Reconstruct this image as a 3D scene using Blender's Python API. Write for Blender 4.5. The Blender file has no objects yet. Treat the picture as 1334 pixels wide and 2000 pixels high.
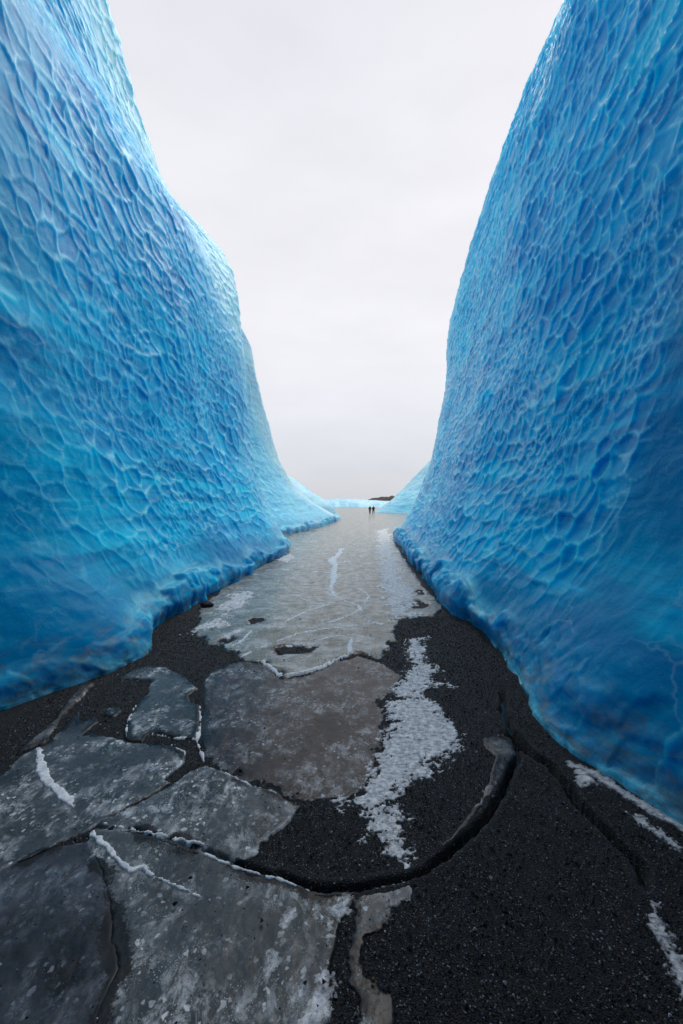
import bpy, bmesh, math, random
import numpy as np
from mathutils import Vector

# ---------------------------------------------------------------- camera
F, YH, CX, H = 780.0, 982.0, 667.0, 2.4      # focal length (photo px), horizon row, centre column, eye height
sc = bpy.context.scene
col = sc.collection
cam_d = bpy.data.cameras.new('camera')
cam = bpy.data.objects.new('camera', cam_d)
col.objects.link(cam)
cam.location = (0, 0, H)
cam.rotation_euler = (math.radians(90), 0, 0)
cam_d.sensor_fit = 'VERTICAL'
cam_d.sensor_height = 36
cam_d.lens = 36 * F / 2000
cam_d.shift_y = -(1000 - YH) / 2000
cam_d.clip_start = 0.05
cam_d.clip_end = 20000
sc.camera = cam

# ---------------------------------------------------------------- sky and sun
SUN_EL, SUN_AZ = math.radians(52), math.radians(32)      # azimuth from +Y towards +X
world = bpy.data.worlds.new('World')
sc.world = world
world.use_nodes = True
nt = world.node_tree
nt.nodes.clear()
wo = nt.nodes.new('ShaderNodeOutputWorld')
bg = nt.nodes.new('ShaderNodeBackground')
bg.inputs['Strength'].default_value = 0.1
sky = nt.nodes.new('ShaderNodeTexSky')
sky.sky_type = 'NISHITA'
sky.sun_disc = False
sky.sun_elevation = SUN_EL
sky.sun_rotation = SUN_AZ
tc = nt.nodes.new('ShaderNodeTexCoord')
sep = nt.nodes.new('ShaderNodeSeparateXYZ')
nt.links.new(tc.outputs['Generated'], sep.inputs[0])
ramp = nt.nodes.new('ShaderNodeValToRGB')
el = ramp.color_ramp.elements
el[0].position = 0.0
el[0].color = (0.64, 0.65, 0.705, 1)
el[1].position = 1.0
el[1].color = (0.78, 0.78, 0.835, 1)
for p, c in ((0.06, (0.69, 0.70, 0.755, 1)), (0.16, (0.76, 0.765, 0.825, 1)), (0.33, (0.87, 0.865, 0.90, 1)), (0.5, (0.87, 0.865, 0.90, 1)), (0.78, (0.78, 0.78, 0.835, 1))):
    e = el.new(p)
    e.color = c
nt.links.new(sep.outputs['Z'], ramp.inputs[0])
cn = nt.nodes.new('ShaderNodeTexNoise')
cn.inputs['Scale'].default_value = 2.2
cn.inputs['Detail'].default_value = 5
cmap = nt.nodes.new('ShaderNodeMapping')
cmap.inputs['Scale'].default_value = (1, 1, 3.0)
nt.links.new(tc.outputs['Generated'], cmap.inputs[0])
nt.links.new(cmap.outputs[0], cn.inputs['Vector'])
cr = nt.nodes.new('ShaderNodeMapRange')
cr.inputs['From Min'].default_value = 0.3
cr.inputs['From Max'].default_value = 0.7
cr.inputs['To Min'].default_value = 9.8
cr.inputs['To Max'].default_value = 11.2
nt.links.new(cn.outputs[0], cr.inputs[0])
vm = nt.nodes.new('ShaderNodeVectorMath')
vm.operation = 'SCALE'
nt.links.new(ramp.outputs[0], vm.inputs[0])
nt.links.new(cr.outputs[0], vm.inputs['Scale'])
mx = nt.nodes.new('ShaderNodeMix')
mx.data_type = 'RGBA'
mx.inputs[0].default_value = 0.94
nt.links.new(sky.outputs[0], mx.inputs[6])
nt.links.new(vm.outputs[0], mx.inputs[7])
nt.links.new(mx.outputs[2], bg.inputs['Color'])
nt.links.new(bg.outputs[0], wo.inputs[0])

sun_d = bpy.data.lights.new('sun', 'SUN')
sun_d.energy = 1.5
sun_d.angle = math.radians(40)
sun_d.color = (1.0, 0.97, 0.93)
sun = bpy.data.objects.new('sun', sun_d)
col.objects.link(sun)
sd = Vector((math.sin(SUN_AZ) * math.cos(SUN_EL), math.cos(SUN_AZ) * math.cos(SUN_EL), math.sin(SUN_EL)))
sun.rotation_euler = sd.to_track_quat('Z', 'Y').to_euler()

sc.view_settings.view_transform = 'Standard'
sc.view_settings.look = 'None'
sc.view_settings.exposure = 0.0
sc.view_settings.gamma = 1.0
sc.view_settings.use_curve_mapping = False
sc.render.engine = 'CYCLES'
sc.cycles.use_denoising = True
sc.cycles.use_adaptive_sampling = True
sc.cycles.adaptive_threshold = 0.025
sc.cycles.max_bounces = 5
sc.cycles.diffuse_bounces = 3
sc.cycles.glossy_bounces = 3

# ---------------------------------------------------------------- numeric helpers
RNG = np.random.default_rng(7)


def hash2(ix, iy, seed=0):
    h = (ix.astype(np.int64) * 374761393 + iy.astype(np.int64) * 668265263 + seed * 982451653) & 0xffffffff
    h = ((h ^ (h >> 13)) * 1274126177) & 0xffffffff
    h = ((h ^ (h >> 16)) * 2246822519) & 0xffffffff
    h = h ^ (h >> 15)
    return (h & 0xffffff) / float(0x1000000)


def vnoise(x, y, seed=0):
    ix, iy = np.floor(x), np.floor(y)
    fx, fy = x - ix, y - iy
    fx = fx * fx * fx * (fx * (fx * 6 - 15) + 10)
    fy = fy * fy * fy * (fy * (fy * 6 - 15) + 10)
    a, b = hash2(ix, iy, seed), hash2(ix + 1, iy, seed)
    c, d = hash2(ix, iy + 1, seed), hash2(ix + 1, iy + 1, seed)
    return (a + (b - a) * fx) * (1 - fy) + (c + (d - c) * fx) * fy


def fbm(x, y, octv=4, seed=0):                    # about -1 .. 1
    s, a, t = 0, 1.0, 0
    for i in range(octv):
        s = s + a * (vnoise(x, y, seed + i * 17) * 2 - 1)
        t += a
        a *= 0.5
        x, y = x * 2.03 + 5.2, y * 2.03 + 1.3
    return s / t


def worley(x, y, seed=0, jit=0.9):
    """weighted cells with rounded lower ends: F1, F2, offset from the centre, cell id"""
    ix, iy = np.floor(x), np.floor(y)
    f1 = np.full(x.shape, 9.0)
    f2 = np.full(x.shape, 9.0)
    dy1 = np.zeros(x.shape)
    dx1 = np.zeros(x.shape)
    cid = np.zeros(x.shape)
    for ox in (-1, 0, 1):
        for oy in (-1, 0, 1):
            jx, jy = ix + ox, iy + oy
            px = jx + 0.5 + jit * (hash2(jx, jy, seed) - 0.5)
            py = jy + 0.5 + jit * (hash2(jx, jy, seed + 91) - 0.5)
            dx, dy = x - px, y - py
            w = 0.78 + 0.5 * hash2(jx, jy, seed + 57)
            d = w * np.sqrt(dx * dx * (1 + 0.35 * np.clip(dy, -0.6, 0.6)) + np.where(dy > 0, 0.62, 1.25) * dy * dy)
            new = d < f1
            f2 = np.where(new, f1, np.minimum(f2, d))
            dy1 = np.where(new, dy, dy1)
            dx1 = np.where(new, dx, dx1)
            cid = np.where(new, hash2(jx, jy, seed + 33), cid)
            f1 = np.where(new, d, f1)
    return f1, f2, dx1, dy1, cid


def sstep(a, b, x):
    t = np.clip((x - a) / (b - a), 0, 1)
    return t * t * (3 - 2 * t)


class Curve:
    """1-D table, smoothed."""
    def soft(self, x):
        return np.interp(x, self.t2, self.v2)

    def __init__(self, pts, sig=0.4, soft=True):
        p = np.array(pts, float)
        self.t = np.linspace(p[0, 0], p[-1, 0], 2000)
        v = np.interp(self.t, p[:, 0], p[:, 1])
        dt = self.t[1] - self.t[0]
        n = max(1, int(3 * sig / dt))
        k = np.exp(-0.5 * (np.arange(-n, n + 1) * dt / sig) ** 2)
        k /= k.sum()
        vp = np.concatenate([2 * v[0] - v[n:0:-1], v, 2 * v[-1] - v[-2:-n - 2:-1]])
        self.v = np.convolve(vp, k, 'valid')
        if soft:
            s2 = Curve(pts, max(min(1.8, (p[-1, 0] - p[0, 0]) / 8), sig), False)
            self.t2, self.v2 = s2.t, s2.v

    def __call__(self, x):
        return np.interp(x, self.t, self.v)


def ground_pt(px, py):
    D = F * H / (py - YH)
    return ((px - CX) / F * D, D)


def gpts(pts):
    return np.array([ground_pt(*p) for p in pts])


def sd_poly(X, Y, P):
    """signed distance, positive inside"""
    d = np.full(X.shape, 1e9)
    ins = np.zeros(X.shape, bool)
    n = len(P)
    for i in range(n):
        x0, y0 = P[i]
        x1, y1 = P[(i + 1) % n]
        ex, ey = x1 - x0, y1 - y0
        t = np.clip(((X - x0) * ex + (Y - y0) * ey) / (ex * ex + ey * ey + 1e-12), 0, 1)
        d = np.minimum(d, (X - x0 - t * ex) ** 2 + (Y - y0 - t * ey) ** 2)
        c = ((y0 > Y) != (y1 > Y)) & (X < ex * (Y - y0) / (ey if abs(ey) > 1e-12 else 1e-12) + x0)
        ins ^= c
    d = np.sqrt(d)
    return np.where(ins, d, -d)


def d_line(X, Y, P, W=None):
    """distance to a polyline minus half width"""
    best = np.full(X.shape, 1e9)
    for i in range(len(P) - 1):
        x0, y0 = P[i]
        x1, y1 = P[i + 1]
        ex, ey = x1 - x0, y1 - y0
        t = np.clip(((X - x0) * ex + (Y - y0) * ey) / (ex * ex + ey * ey + 1e-12), 0, 1)
        w = (W[i] * (1 - t) + W[i + 1] * t) if W is not None else 0
        best = np.minimum(best, np.hypot(X - x0 - t * ex, Y - y0 - t * ey) - w)
    return best


# ---------------------------------------------------------------- object helpers
def link(name, me, mat=None, parent=None):
    o = bpy.data.objects.new(name, me)
    col.objects.link(o)
    if mat is not None:
        me.materials.append(mat)
    if parent is not None:
        o.parent = parent
    return o


def tag(o, label=None, cat=None, group=None, kind=None):
    if label:
        o['label'] = label
    if cat:
        o['category'] = cat
    if group:
        o['group'] = group
    if kind:
        o['kind'] = kind
    return o


def mesh_np(name, V, Q, attrs=None, smooth=True):
    me = bpy.data.meshes.new(name)
    nv, nq = len(V), len(Q)
    k = Q.shape[1]
    me.vertices.add(nv)
    me.vertices.foreach_set('co', np.ascontiguousarray(V, np.float32).ravel())
    me.loops.add(nq * k)
    me.loops.foreach_set('vertex_index', np.ascontiguousarray(Q, np.int32).ravel())
    me.polygons.add(nq)
    me.polygons.foreach_set('loop_start', np.arange(0, nq * k, k, dtype=np.int32))
    me.polygons.foreach_set('use_smooth', np.full(nq, smooth))
    for n, a in (attrs or {}).items():
        at = me.attributes.new(n, 'FLOAT', 'POINT')
        at.data.foreach_set('value', np.ascontiguousarray(a, np.float32).ravel())
    me.update(calc_edges=True)
    return me


def grid_mesh(name, P, attrs=None, keep=None, flip=False):
    nr, nc = P.shape[:2]
    idx = np.arange(nr * nc).reshape(nr, nc)
    Q = np.stack([idx[:-1, :-1], idx[:-1, 1:], idx[1:, 1:], idx[1:, :-1]], -1)
    if flip:
        Q = Q[..., ::-1]
    V = P.reshape(-1, 3)
    A = {k: v.ravel() for k, v in (attrs or {}).items()}
    if keep is not None:
        Q = Q[keep]
        used = np.unique(Q)
        remap = np.full(nr * nc, -1)
        remap[used] = np.arange(len(used))
        Q = remap[Q]
        V = V[used]
        A = {k: v[used] for k, v in A.items()}
    else:
        Q = Q.reshape(-1, 4)
    return mesh_np(name, V, Q, A)


# ---------------------------------------------------------------- materials
class NT:
    def __init__(self, name):
        self.m = bpy.data.materials.new(name)
        self.m.use_nodes = True
        self.t = self.m.node_tree
        self.b = self.t.nodes['Principled BSDF']
        self.tc = self.t.nodes.new('ShaderNodeTexCoord').outputs['Object']

    def n(self, typ, **kw):
        nd = self.t.nodes.new(typ)
        for k, v in kw.items():
            setattr(nd, k, v)
        return nd

    def plug(self, v, sock):
        if hasattr(v, 'links') or hasattr(v, 'is_output'):
            self.t.links.new(v, sock)
        elif isinstance(v, tuple) and len(v) == 3 and sock.type == 'RGBA':
            sock.default_value = (*v, 1)
        else:
            sock.default_value = v

    def coords(self, scale=(1, 1, 1)):
        mp = self.n('ShaderNodeMapping')
        mp.inputs['Scale'].default_value = scale
        self.t.links.new(self.tc, mp.inputs[0])
        return mp.outputs[0]

    def noise(self, scale, detail=4, rough=0.55, vec=None, dist=0.0):
        nd = self.n('ShaderNodeTexNoise')
        nd.inputs['Scale'].default_value = scale
        nd.inputs['Detail'].default_value = detail
        nd.inputs['Roughness'].default_value = rough
        nd.inputs['Distortion'].default_value = dist
        self.t.links.new(vec or self.tc, nd.inputs['Vector'])
        return nd.outputs[0]

    def voro(self, scale, feature='F1', vec=None, out='Distance'):
        nd = self.n('ShaderNodeTexVoronoi', feature=feature)
        nd.inputs['Scale'].default_value = scale
        self.t.links.new(vec or self.tc, nd.inputs['Vector'])
        return nd.outputs[out]

    def rng(self, v, a, b, c=0.0, d=1.0):
        nd = self.n('ShaderNodeMapRange')
        self.plug(v, nd.inputs[0])
        for i, q in enumerate((a, b, c, d)):
            nd.inputs[i + 1].default_value = q
        return nd.outputs[0]

    def mul(self, a, b, op='MULTIPLY'):
        nd = self.n('ShaderNodeMath', operation=op)
        self.plug(a, nd.inputs[0])
        self.plug(b, nd.inputs[1])
        return nd.outputs[0]

    def mix(self, f, a, b):
        nd = self.n('ShaderNodeMix', data_type='RGBA')
        self.plug(f, nd.inputs[0])
        self.plug(a, nd.inputs[6])
        self.plug(b, nd.inputs[7])
        return nd.outputs[2]

    def attr(self, name):
        nd = self.n('ShaderNodeAttribute', attribute_name=name)
        return nd.outputs['Fac']

    def bump(self, h, strength, dist):
        nd = self.n('ShaderNodeBump')
        nd.inputs['Strength'].default_value = strength
        nd.inputs['Distance'].default_value = dist
        self.t.links.new(h, nd.inputs['Height'])
        return nd.outputs[0]

    def set(self, **kw):
        names = dict(color='Base Color', rough='Roughness', normal='Normal', ior='IOR', sss='Subsurface Weight',
                     radius='Subsurface Radius', scale='Subsurface Scale', spec='Specular IOR Level', coat='Coat Weight',
                     coat_rough='Coat Roughness', alpha='Alpha', metal='Metallic')
        for k, v in kw.items():
            self.plug(v, self.b.inputs[names[k]])
        return self.m


def mat_glacier(name, deep, mid, pale, sss_scale=0.5, frost=(0.26, 0.88, 0.99)):
    m = NT(name)
    rim, wea = m.attr('rim'), m.attr('weather')
    st = m.coords((0.16, 0.16, 2.2))
    bands = m.noise(1.3, 6, 0.62, st, 0.5)
    cloud = m.noise(0.35, 4)
    f = m.mul(m.rng(bands, 0.38, 0.64), 0.6)
    f = m.mul(f, m.rng(cloud, 0.35, 0.65, 0.0, 0.5), 'ADD')
    f = m.mul(f, m.rng(m.attr('cellid'), 0.0, 1.0, 0.15, -0.55), 'ADD')
    f = m.rng(f, 0.0, 1.0)
    c = m.mix(f, deep, mid)
    c = m.mix(m.mul(m.attr('clear'), 0.85), c, (0.0004, 0.19, 0.42))  # clear smooth ice, darkened further to paint shade low on the near walls
    c = m.mix(wea, c, pale)
    grain = m.noise(26, 4, 0.65)
    rf = m.mul(rim, m.rng(grain, 0.30, 0.62, 0.45, 1.0))
    c = m.mix(rf, c, frost)
    # cloudy frosted smears on the smooth ice
    smear = m.mul(m.rng(m.noise(1.6, 7, 0.66, m.coords((0.8, 0.5, 1.6)), 0.8), 0.54, 0.70), 0.45)
    c = m.mix(smear, c, (0.14, 0.58, 0.80))
    dk = m.mul(m.rng(m.noise(1.0, 6, 0.6, m.coords((0.22, 0.22, 3.4)), 0.6), 0.52, 0.68), 0.65)
    c = m.mix(m.mul(dk, m.rng(wea, 0, 0.4, 1, 0)), c, (0.001, 0.21, 0.48))
    # grit and dirty ice caught along the foot
    sp = m.n('ShaderNodeSeparateXYZ')
    m.t.links.new(m.tc, sp.inputs[0])
    dirt = m.mul(m.rng(sp.outputs[2], 0.05, 0.75, 1, 0), m.rng(m.noise(2.6, 8, 0.7, m.coords((1, 1, 2.5)), 0.5), 0.47, 0.60))
    c = m.mix(m.mul(dirt, 0.8), c, m.mix(m.noise(9, 5), (0.05, 0.05, 0.048), (0.42, 0.45, 0.46)))
    wv = m.n('ShaderNodeVectorMath', operation='ADD')
    wn = m.n('ShaderNodeTexNoise')
    wn.inputs['Scale'].default_value = 1.1
    wn.inputs['Detail'].default_value = 6
    m.t.links.new(m.tc, wn.inputs['Vector'])
    m.t.links.new(m.coords((0.55, 0.55, 1.0)), wv.inputs[0])
    m.t.links.new(wn.outputs[1], wv.inputs[1])
    frac = m.mul(m.rng(m.voro(0.75, 'DISTANCE_TO_EDGE', wv.outputs[0]), 0.0, 0.016, 1, 0), m.rng(m.noise(0.9, 3), 0.46, 0.60))
    c = m.mix(m.mul(frac, 0.20), c, pale)
    # fine air bubbles
    bub = m.mul(m.rng(m.voro(38, 'F1'), 0.08, 0.20, 1, 0), m.rng(m.noise(1.1, 4, 0.6), 0.5, 0.66))
    c = m.mix(m.mul(bub, 0.45), c, pale)
    n1 = m.n('ShaderNodeBump')
    n1.inputs['Strength'].default_value = 0.30
    n1.inputs['Distance'].default_value = 0.05
    m.t.links.new(m.noise(3.0, 3, 0.5), n1.inputs['Height'])
    n2 = m.n('ShaderNodeBump')
    n2.inputs['Strength'].default_value = 0.42
    n2.inputs['Distance'].default_value = 0.012
    m.t.links.new(m.noise(30, 4, 0.6), n2.inputs['Height'])
    m.t.links.new(n1.outputs[0], n2.inputs['Normal'])
    r = m.rng(grain, 0.3, 0.7, 0.12, 0.30)
    m.b.subsurface_method = 'RANDOM_WALK'
    return m.set(color=c, rough=r, ior=1.31, spec=m.rng(rim, 0.0, 0.8, 0.08, 0.30), normal=n2.outputs[0], sss=m.rng(rim, 0.0, 0.8, 1.0, 0.25), radius=(0.10, 0.55, 1.0), scale=sss_scale)


def mat_plate(name, dark, light, fleck=0.5, gravel=0.3, rough=(0.18, 0.4), fleck_col=(0.70, 0.73, 0.74), big=1.2, streaky=0):
    m = NT(name)
    cl = m.noise(big, 5, 0.6, None, 0.6)
    c = m.mix(m.rng(cl, 0.32, 0.68), dark, light)
    streak = m.noise(2.4, 6, 0.62, m.coords((1.0, 0.55, 1)), 1.0)
    c = m.mix(m.rng(streak, 0.5, 0.72, 0, 0.6), c, light)
    # white bubbles and frost flecks frozen into the ice
    area = m.noise(2.0, 5, 0.65)
    rnd_c = m.n('ShaderNodeSeparateColor')
    warp = m.n('ShaderNodeVectorMath', operation='ADD')
    wn = m.n('ShaderNodeTexNoise')
    wn.inputs['Scale'].default_value = 30
    m.t.links.new(m.tc, wn.inputs['Vector'])
    sc_ = m.n('ShaderNodeVectorMath', operation='SCALE')
    sc_.inputs['Scale'].default_value = 0.05
    m.t.links.new(wn.outputs[1], sc_.inputs[0])
    m.t.links.new(m.tc, warp.inputs[0])
    m.t.links.new(sc_.outputs[0], warp.inputs[1])
    vn = m.n('ShaderNodeTexVoronoi')
    vn.inputs['Scale'].default_value = 24
    m.t.links.new(warp.outputs[0], vn.inputs['Vector'])
    m.t.links.new(vn.outputs['Color'], rnd_c.inputs[0])
    rad = m.mul(vn.outputs['Distance'], m.rng(rnd_c.outputs[0], 0.45, 1.0, 0.0, 0.42), 'SUBTRACT')
    fm = m.mul(m.rng(rad, -0.06, 0.08, 1, 0), m.rng(area, 0.40, 0.58))
    fl2 = m.voro(75, 'F1')
    fm2 = m.mul(m.rng(fl2, 0.16, 0.32, 1, 0), m.mul(m.rng(area, 0.40, 0.6), m.rng(m.noise(7, 4, 0.6), 0.45, 0.6)))
    haze = m.mul(m.rng(m.noise(9, 9, 0.80, m.coords((1, 0.7, 1)), 0.5), 0.47, 0.66), m.rng(area, 0.44, 0.58))
    fr = m.mul(m.mul(m.mul(fm, fm2, 'MAXIMUM'), haze, 'MAXIMUM'), fleck)
    c = m.mix(fr, c, fleck_col)
    if streaky:
        sk = m.mul(m.rng(m.noise(3.2, 9, 0.74, m.coords((0.45, 1.0, 1)), 0.7), 0.52, 0.66), streaky)
        c = m.mix(sk, c, fleck_col)
        dk = m.mul(m.rng(m.noise(2.1, 8, 0.7, m.coords((0.5, 1.1, 1)), 0.9), 0.57, 0.68), 0.75)
        c = m.mix(dk, c, (0.035, 0.036, 0.034))
    ed = m.mul(m.attr('edge'), m.rng(m.noise(6, 4, 0.6), 0.42, 0.6, 0.0, 0.85))
    c = m.mix(ed, c, fleck_col)
    # dark grit lying on and in it
    g = m.voro(70, 'F1')
    ga = m.noise(1.7, 4, 0.65)
    gm = m.mul(m.rng(g, 0.12, 0.26, 1, 0), m.rng(ga, 0.42, 0.62))
    c = m.mix(m.mul(gm, gravel), c, (0.012, 0.012, 0.013))
    mg_ = m.mul(m.rng(m.noise(1.5, 3, 0.6), 0.42, 0.55), m.attr('margin'))
    mg_ = m.rng(m.mul(mg_, m.noise(60, 5, 0.75), 'ADD'), 0.78, 0.92)
    c = m.mix(mg_, c, (0.014, 0.014, 0.015))
    r = m.rng(m.noise(5, 4), 0.35, 0.65, *rough)
    r = m.mul(r, m.mul(fr, 0.35), 'ADD')
    bp = m.bump(m.noise(26, 5, 0.6), 0.28, 0.01)
    return m.set(color=c, rough=r, ior=1.31, normal=bp)


def mat_gravel():
    m = NT('gravel')
    v = m.voro(150, 'F1', out='Color')
    sepc = m.n('ShaderNodeSeparateColor')
    m.t.links.new(v, sepc.inputs[0])
    big = m.noise(1.1, 4)
    c = m.mix(m.rng(sepc.outputs[0], 0.2, 1.0), (0.006, 0.006, 0.007), (0.026, 0.025, 0.026))
    c = m.mix(m.rng(sepc.outputs[1], 0.95, 0.99), c, (0.22, 0.225, 0.23))
    c = m.mix(m.rng(big, 0.4, 0.7, 0, 0.4), c, (0.020, 0.019, 0.020))
    bp = m.bump(m.voro(120, 'F1'), 0.9, 0.012)
    return m.set(color=c, rough=0.72, normal=bp, spec=0.3)


def mat_snow(name, tint=(0.90, 0.90, 0.89), solid=False):
    m = NT(name)
    thin = m.attr('edge')
    d = m.rng(m.noise(13, 7, 0.75), 0.36, 0.56)
    c = m.mix(d, (0.46, 0.50, 0.56), tint)
    g = m.mul(m.rng(m.voro(85, 'F1'), 0.14, 0.26, 1, 0), m.rng(m.noise(4, 4), 0.45, 0.6))
    c = m.mix(m.mul(g, 0.75), c, (0.03, 0.03, 0.032))
    return m.set(color=c, rough=0.8, normal=m.bump(m.noise(60, 4), 0.4, 0.006), spec=0.3, alpha=1.0 if solid else m.mul(m.rng(thin, 0.2, 1.0, 1.0, 0.15), m.rng(m.noise(16, 8, 0.8, m.coords((1, 1.6, 1)), 0.4), 0.36, 0.57, 0.28, 1.0)))


def mat_plain(name, colr, rough=0.8, var=0.35, scale=8):
    m = NT(name)
    dark = tuple(q * (1 - var) for q in colr)
    return m.set(color=m.mix(m.noise(scale, 4), dark, colr), rough=rough)


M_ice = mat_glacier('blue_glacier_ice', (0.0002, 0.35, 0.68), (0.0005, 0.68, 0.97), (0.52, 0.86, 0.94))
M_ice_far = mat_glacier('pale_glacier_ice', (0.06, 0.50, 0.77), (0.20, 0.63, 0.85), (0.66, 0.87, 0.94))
M_gravel = mat_gravel()
M_stream = mat_plate('grey_stream_ice', (0.125, 0.130, 0.108), (0.27, 0.275, 0.235), 0.85, 0.6, (0.10, 0.42), streaky=0.5)
M_grey = mat_plate('grey_plate_ice', (0.028, 0.035, 0.038), (0.092, 0.106, 0.110), 1.0, 0.7)
M_brown = mat_plate('brown_plate_ice', (0.018, 0.016, 0.017), (0.055, 0.046, 0.047), 0.6, 0.7)
M_dusty = mat_plate('dusty_plate_ice', (0.006, 0.008, 0.010), (0.060, 0.072, 0.086), 0.7, 0.9, (0.3, 0.6), (0.34, 0.39, 0.45), 2.6)
M_rim = mat_plate('brown_rim_ice', (0.022, 0.019, 0.017), (0.085, 0.075, 0.068), 0.4, 0.9)
M_snow = mat_snow('snow')
M_frost = mat_snow('frost', (0.78, 0.80, 0.81))
M_vein = mat_snow('vein_frost', (0.84, 0.85, 0.84), True)

# ---------------------------------------------------------------- glacier walls
# a wall is a sheet of rows (height) x columns (along the gorge), turning away behind its crest line


def ice_wall(name, side, base, prof, crest, zmax, y0, ncol, nrow, mat, w=3.0, R=1.0, cell=(0.28, 0.62, 0.026), amp=0.10,
             smooth_fn=None, ledge=None, weather=None, seed=1, out=16.0, und=0.2, narc=36, blend=9.0):
    Yc_f = Curve([(c[0], c[1]) for c in crest], 0.3)
    Xc_f = Curve([(c[0], c[2]) for c in crest], 0.3)
    k = np.linspace(0, 1, nrow)
    z = zmax * (0.35 * k + 0.65 * k ** 1.6)
    z[0] = -0.25
    zc = np.clip(z, 0, None)
    Yc, Xc, G = Yc_f(zc), Xc_f(zc), prof(zc)
    t = np.linspace(0, 1, ncol)
    a0 = math.asinh(y0 / w)
    phi = np.arctan2(Xc, Yc)
    Ye = Yc - R * np.sin(np.clip(phi, 0, 1))
    a1 = np.arcsinh(Ye / w)
    if y0 < 0:                                  # few columns behind the viewpoint
        nb = 60
        am = math.asinh(2.2 / w)
        tb = np.linspace(0, 1, nb, endpoint=False)
        tf = np.linspace(0, 1, ncol - nb)
        ang = np.concatenate([np.repeat((a0 + (am - a0) * tb)[None], nrow, 0), am + (a1[:, None] - am) * tf[None, :]], 1)
        Y = w * np.sinh(ang)
    else:
        Y = w * np.sinh(a0 + (a1[:, None] - a0) * t[None, :])
    bs = base.soft(Y)
    X = bs + (base(Y) - bs) * np.exp(-(zc / 1.3) ** 2)[:, None] + G[:, None] * (sstep(-12, -3, Y) if y0 < 0 else 1)  # unseen walls pinched shut behind the viewpoint, shaped to block sky light
    if y0 < 0:                                  # invented roof out of view: walls bent together overhead to shade the foreground
        zt = 4.2 + 1.35 * np.clip(Y, 0, None)
        X = X * (1 - sstep(5.0, -2.0, Y) * sstep(0, 1, (z[:, None] - zt) / 4.0))
    bsc = base.soft(Yc)
    corr = Xc - (bsc + (base(Yc) - bsc) * np.exp(-(zc / 1.3) ** 2) + G)
    X = X + corr[:, None] * sstep(blend, 0.0, Yc[:, None] - Y)
    S = Y.copy()
    # arc round the nose
    hx, hy = X[:, -1] - X[:, -3], Y[:, -1] - Y[:, -3]
    th0 = np.arctan2(hx, hy)
    th1 = math.radians(112)
    cx, cy, s = X[:, -1].copy(), Y[:, -1].copy(), S[:, -1].copy()
    XA, YA, SA = [], [], []
    for i in range(narc):
        th = th0 + (th1 - th0) * (i + 0.5) / narc
        ds = R * (th1 - th0) / narc
        cx, cy, s = cx + np.sin(th) * ds, cy + np.cos(th) * ds, s + ds
        XA.append(cx); YA.append(cy); SA.append(s)
    for i in range(10):
        ds = out * (0.03 + 0.03 * i)
        cx, cy, s = cx + math.sin(th1) * ds, cy + math.cos(th1) * ds, s + ds
        XA.append(cx); YA.append(cy); SA.append(s)
    X = np.concatenate([X, np.array(XA).T], 1)
    Y = np.concatenate([Y, np.array(YA).T], 1)
    S = np.concatenate([S, np.array(SA).T], 1)
    Z = np.repeat(z[:, None], X.shape[1], 1)
    P = np.stack([X, Y, Z], -1)
    gu = np.gradient(P, axis=1)
    gv = np.gradient(P, axis=0)
    N = np.cross(gu, gv)
    N /= np.linalg.norm(N, axis=-1, keepdims=True) + 1e-9
    N *= np.where(np.mean(N[:, :ncol, 0]) > 0, -1, 1)           # towards the gorge
    # height measured along the profile
    arc = np.concatenate([[0], np.cumsum(np.hypot(np.diff(zc), np.diff(G)))])
    B = np.repeat(arc[:, None], X.shape[1], 1)
    A = np.log(np.clip(cell[0] + cell[2] * S, 0.06, None)) / cell[2] + 0.18 * B
    wa = A + 0.7 * fbm(S * 0.45, B * 0.45, 3, seed) + 0.16 * fbm(S * 2.1, B * 2.1, 2, seed + 9)
    wb = B + 0.45 * fbm(S * 0.45 + 9, B * 0.45, 3, seed + 5) + 0.08 * fbm(S * 2.1, B * 2.1 + 4, 2, seed + 19)
    f1, f2, dx, dy, cid = worley(wa, wb / cell[1], seed)
    g1, g2, ex, ey, cid2 = worley(wa * 1.7 + 3.3, wb / cell[1] * 1.6, seed + 50)
    mixn = sstep(-0.25, 0.35, fbm(S * 0.35 + 2, B * 0.3, 3, seed + 70))
    # cups: shallow and smooth in the middle, thin sharp rims, lower lip proud
    e1, e2 = f2 - f1, g2 - g1
    cup = 0.50 * np.minimum(f1, 0.8) ** 2 + 0.22 * np.exp(-(e1 / 0.15) ** 2) - 0.16 * np.clip(dy, -0.6, 0.5) * (1 - 0.4 * cid) * sstep(0, 0.16, e1)
    cup2 = 0.50 * np.minimum(g1, 0.8) ** 2 + 0.22 * np.exp(-(e2 / 0.15) ** 2) - 0.14 * np.clip(ey, -0.6, 0.5) * sstep(0, 0.18, e2)
    sm = smooth_fn(S, Z, seed) if smooth_fn else np.ones_like(S)
    dep = amp * (0.45 + 1.0 * cid) * 1.9
    h = sm * (dep * cup * (1 - 0.5 * mixn) + 0.55 * amp * 1.9 * cup2 * mixn)
    h = h + und * fbm(S * 0.22, B * 0.22, 3, seed + 80) * sstep(0, 2, Z)
    patchy = sstep(-0.35, 0.40, fbm(S * 0.9, B * 0.9, 3, seed + 120) + 0.35 * fbm(S * 0.2, B * 0.2, 2, seed + 121))
    nw = 0.45 + 0.55 * sstep(5, 15, S)
    low1 = sstep(0.30, -0.25, dy + 0.45 * dx)
    low2 = sstep(0.30, -0.25, ey + 0.45 * ex)
    w1 = 0.13 * nw + 0.26 * low1 * (0.25 + 0.75 * patchy) * (0.4 + 0.8 * cid)
    w2 = 0.15 * nw + 0.28 * low2 * (0.25 + 0.75 * patchy) * (0.4 + 0.8 * cid2)
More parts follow.
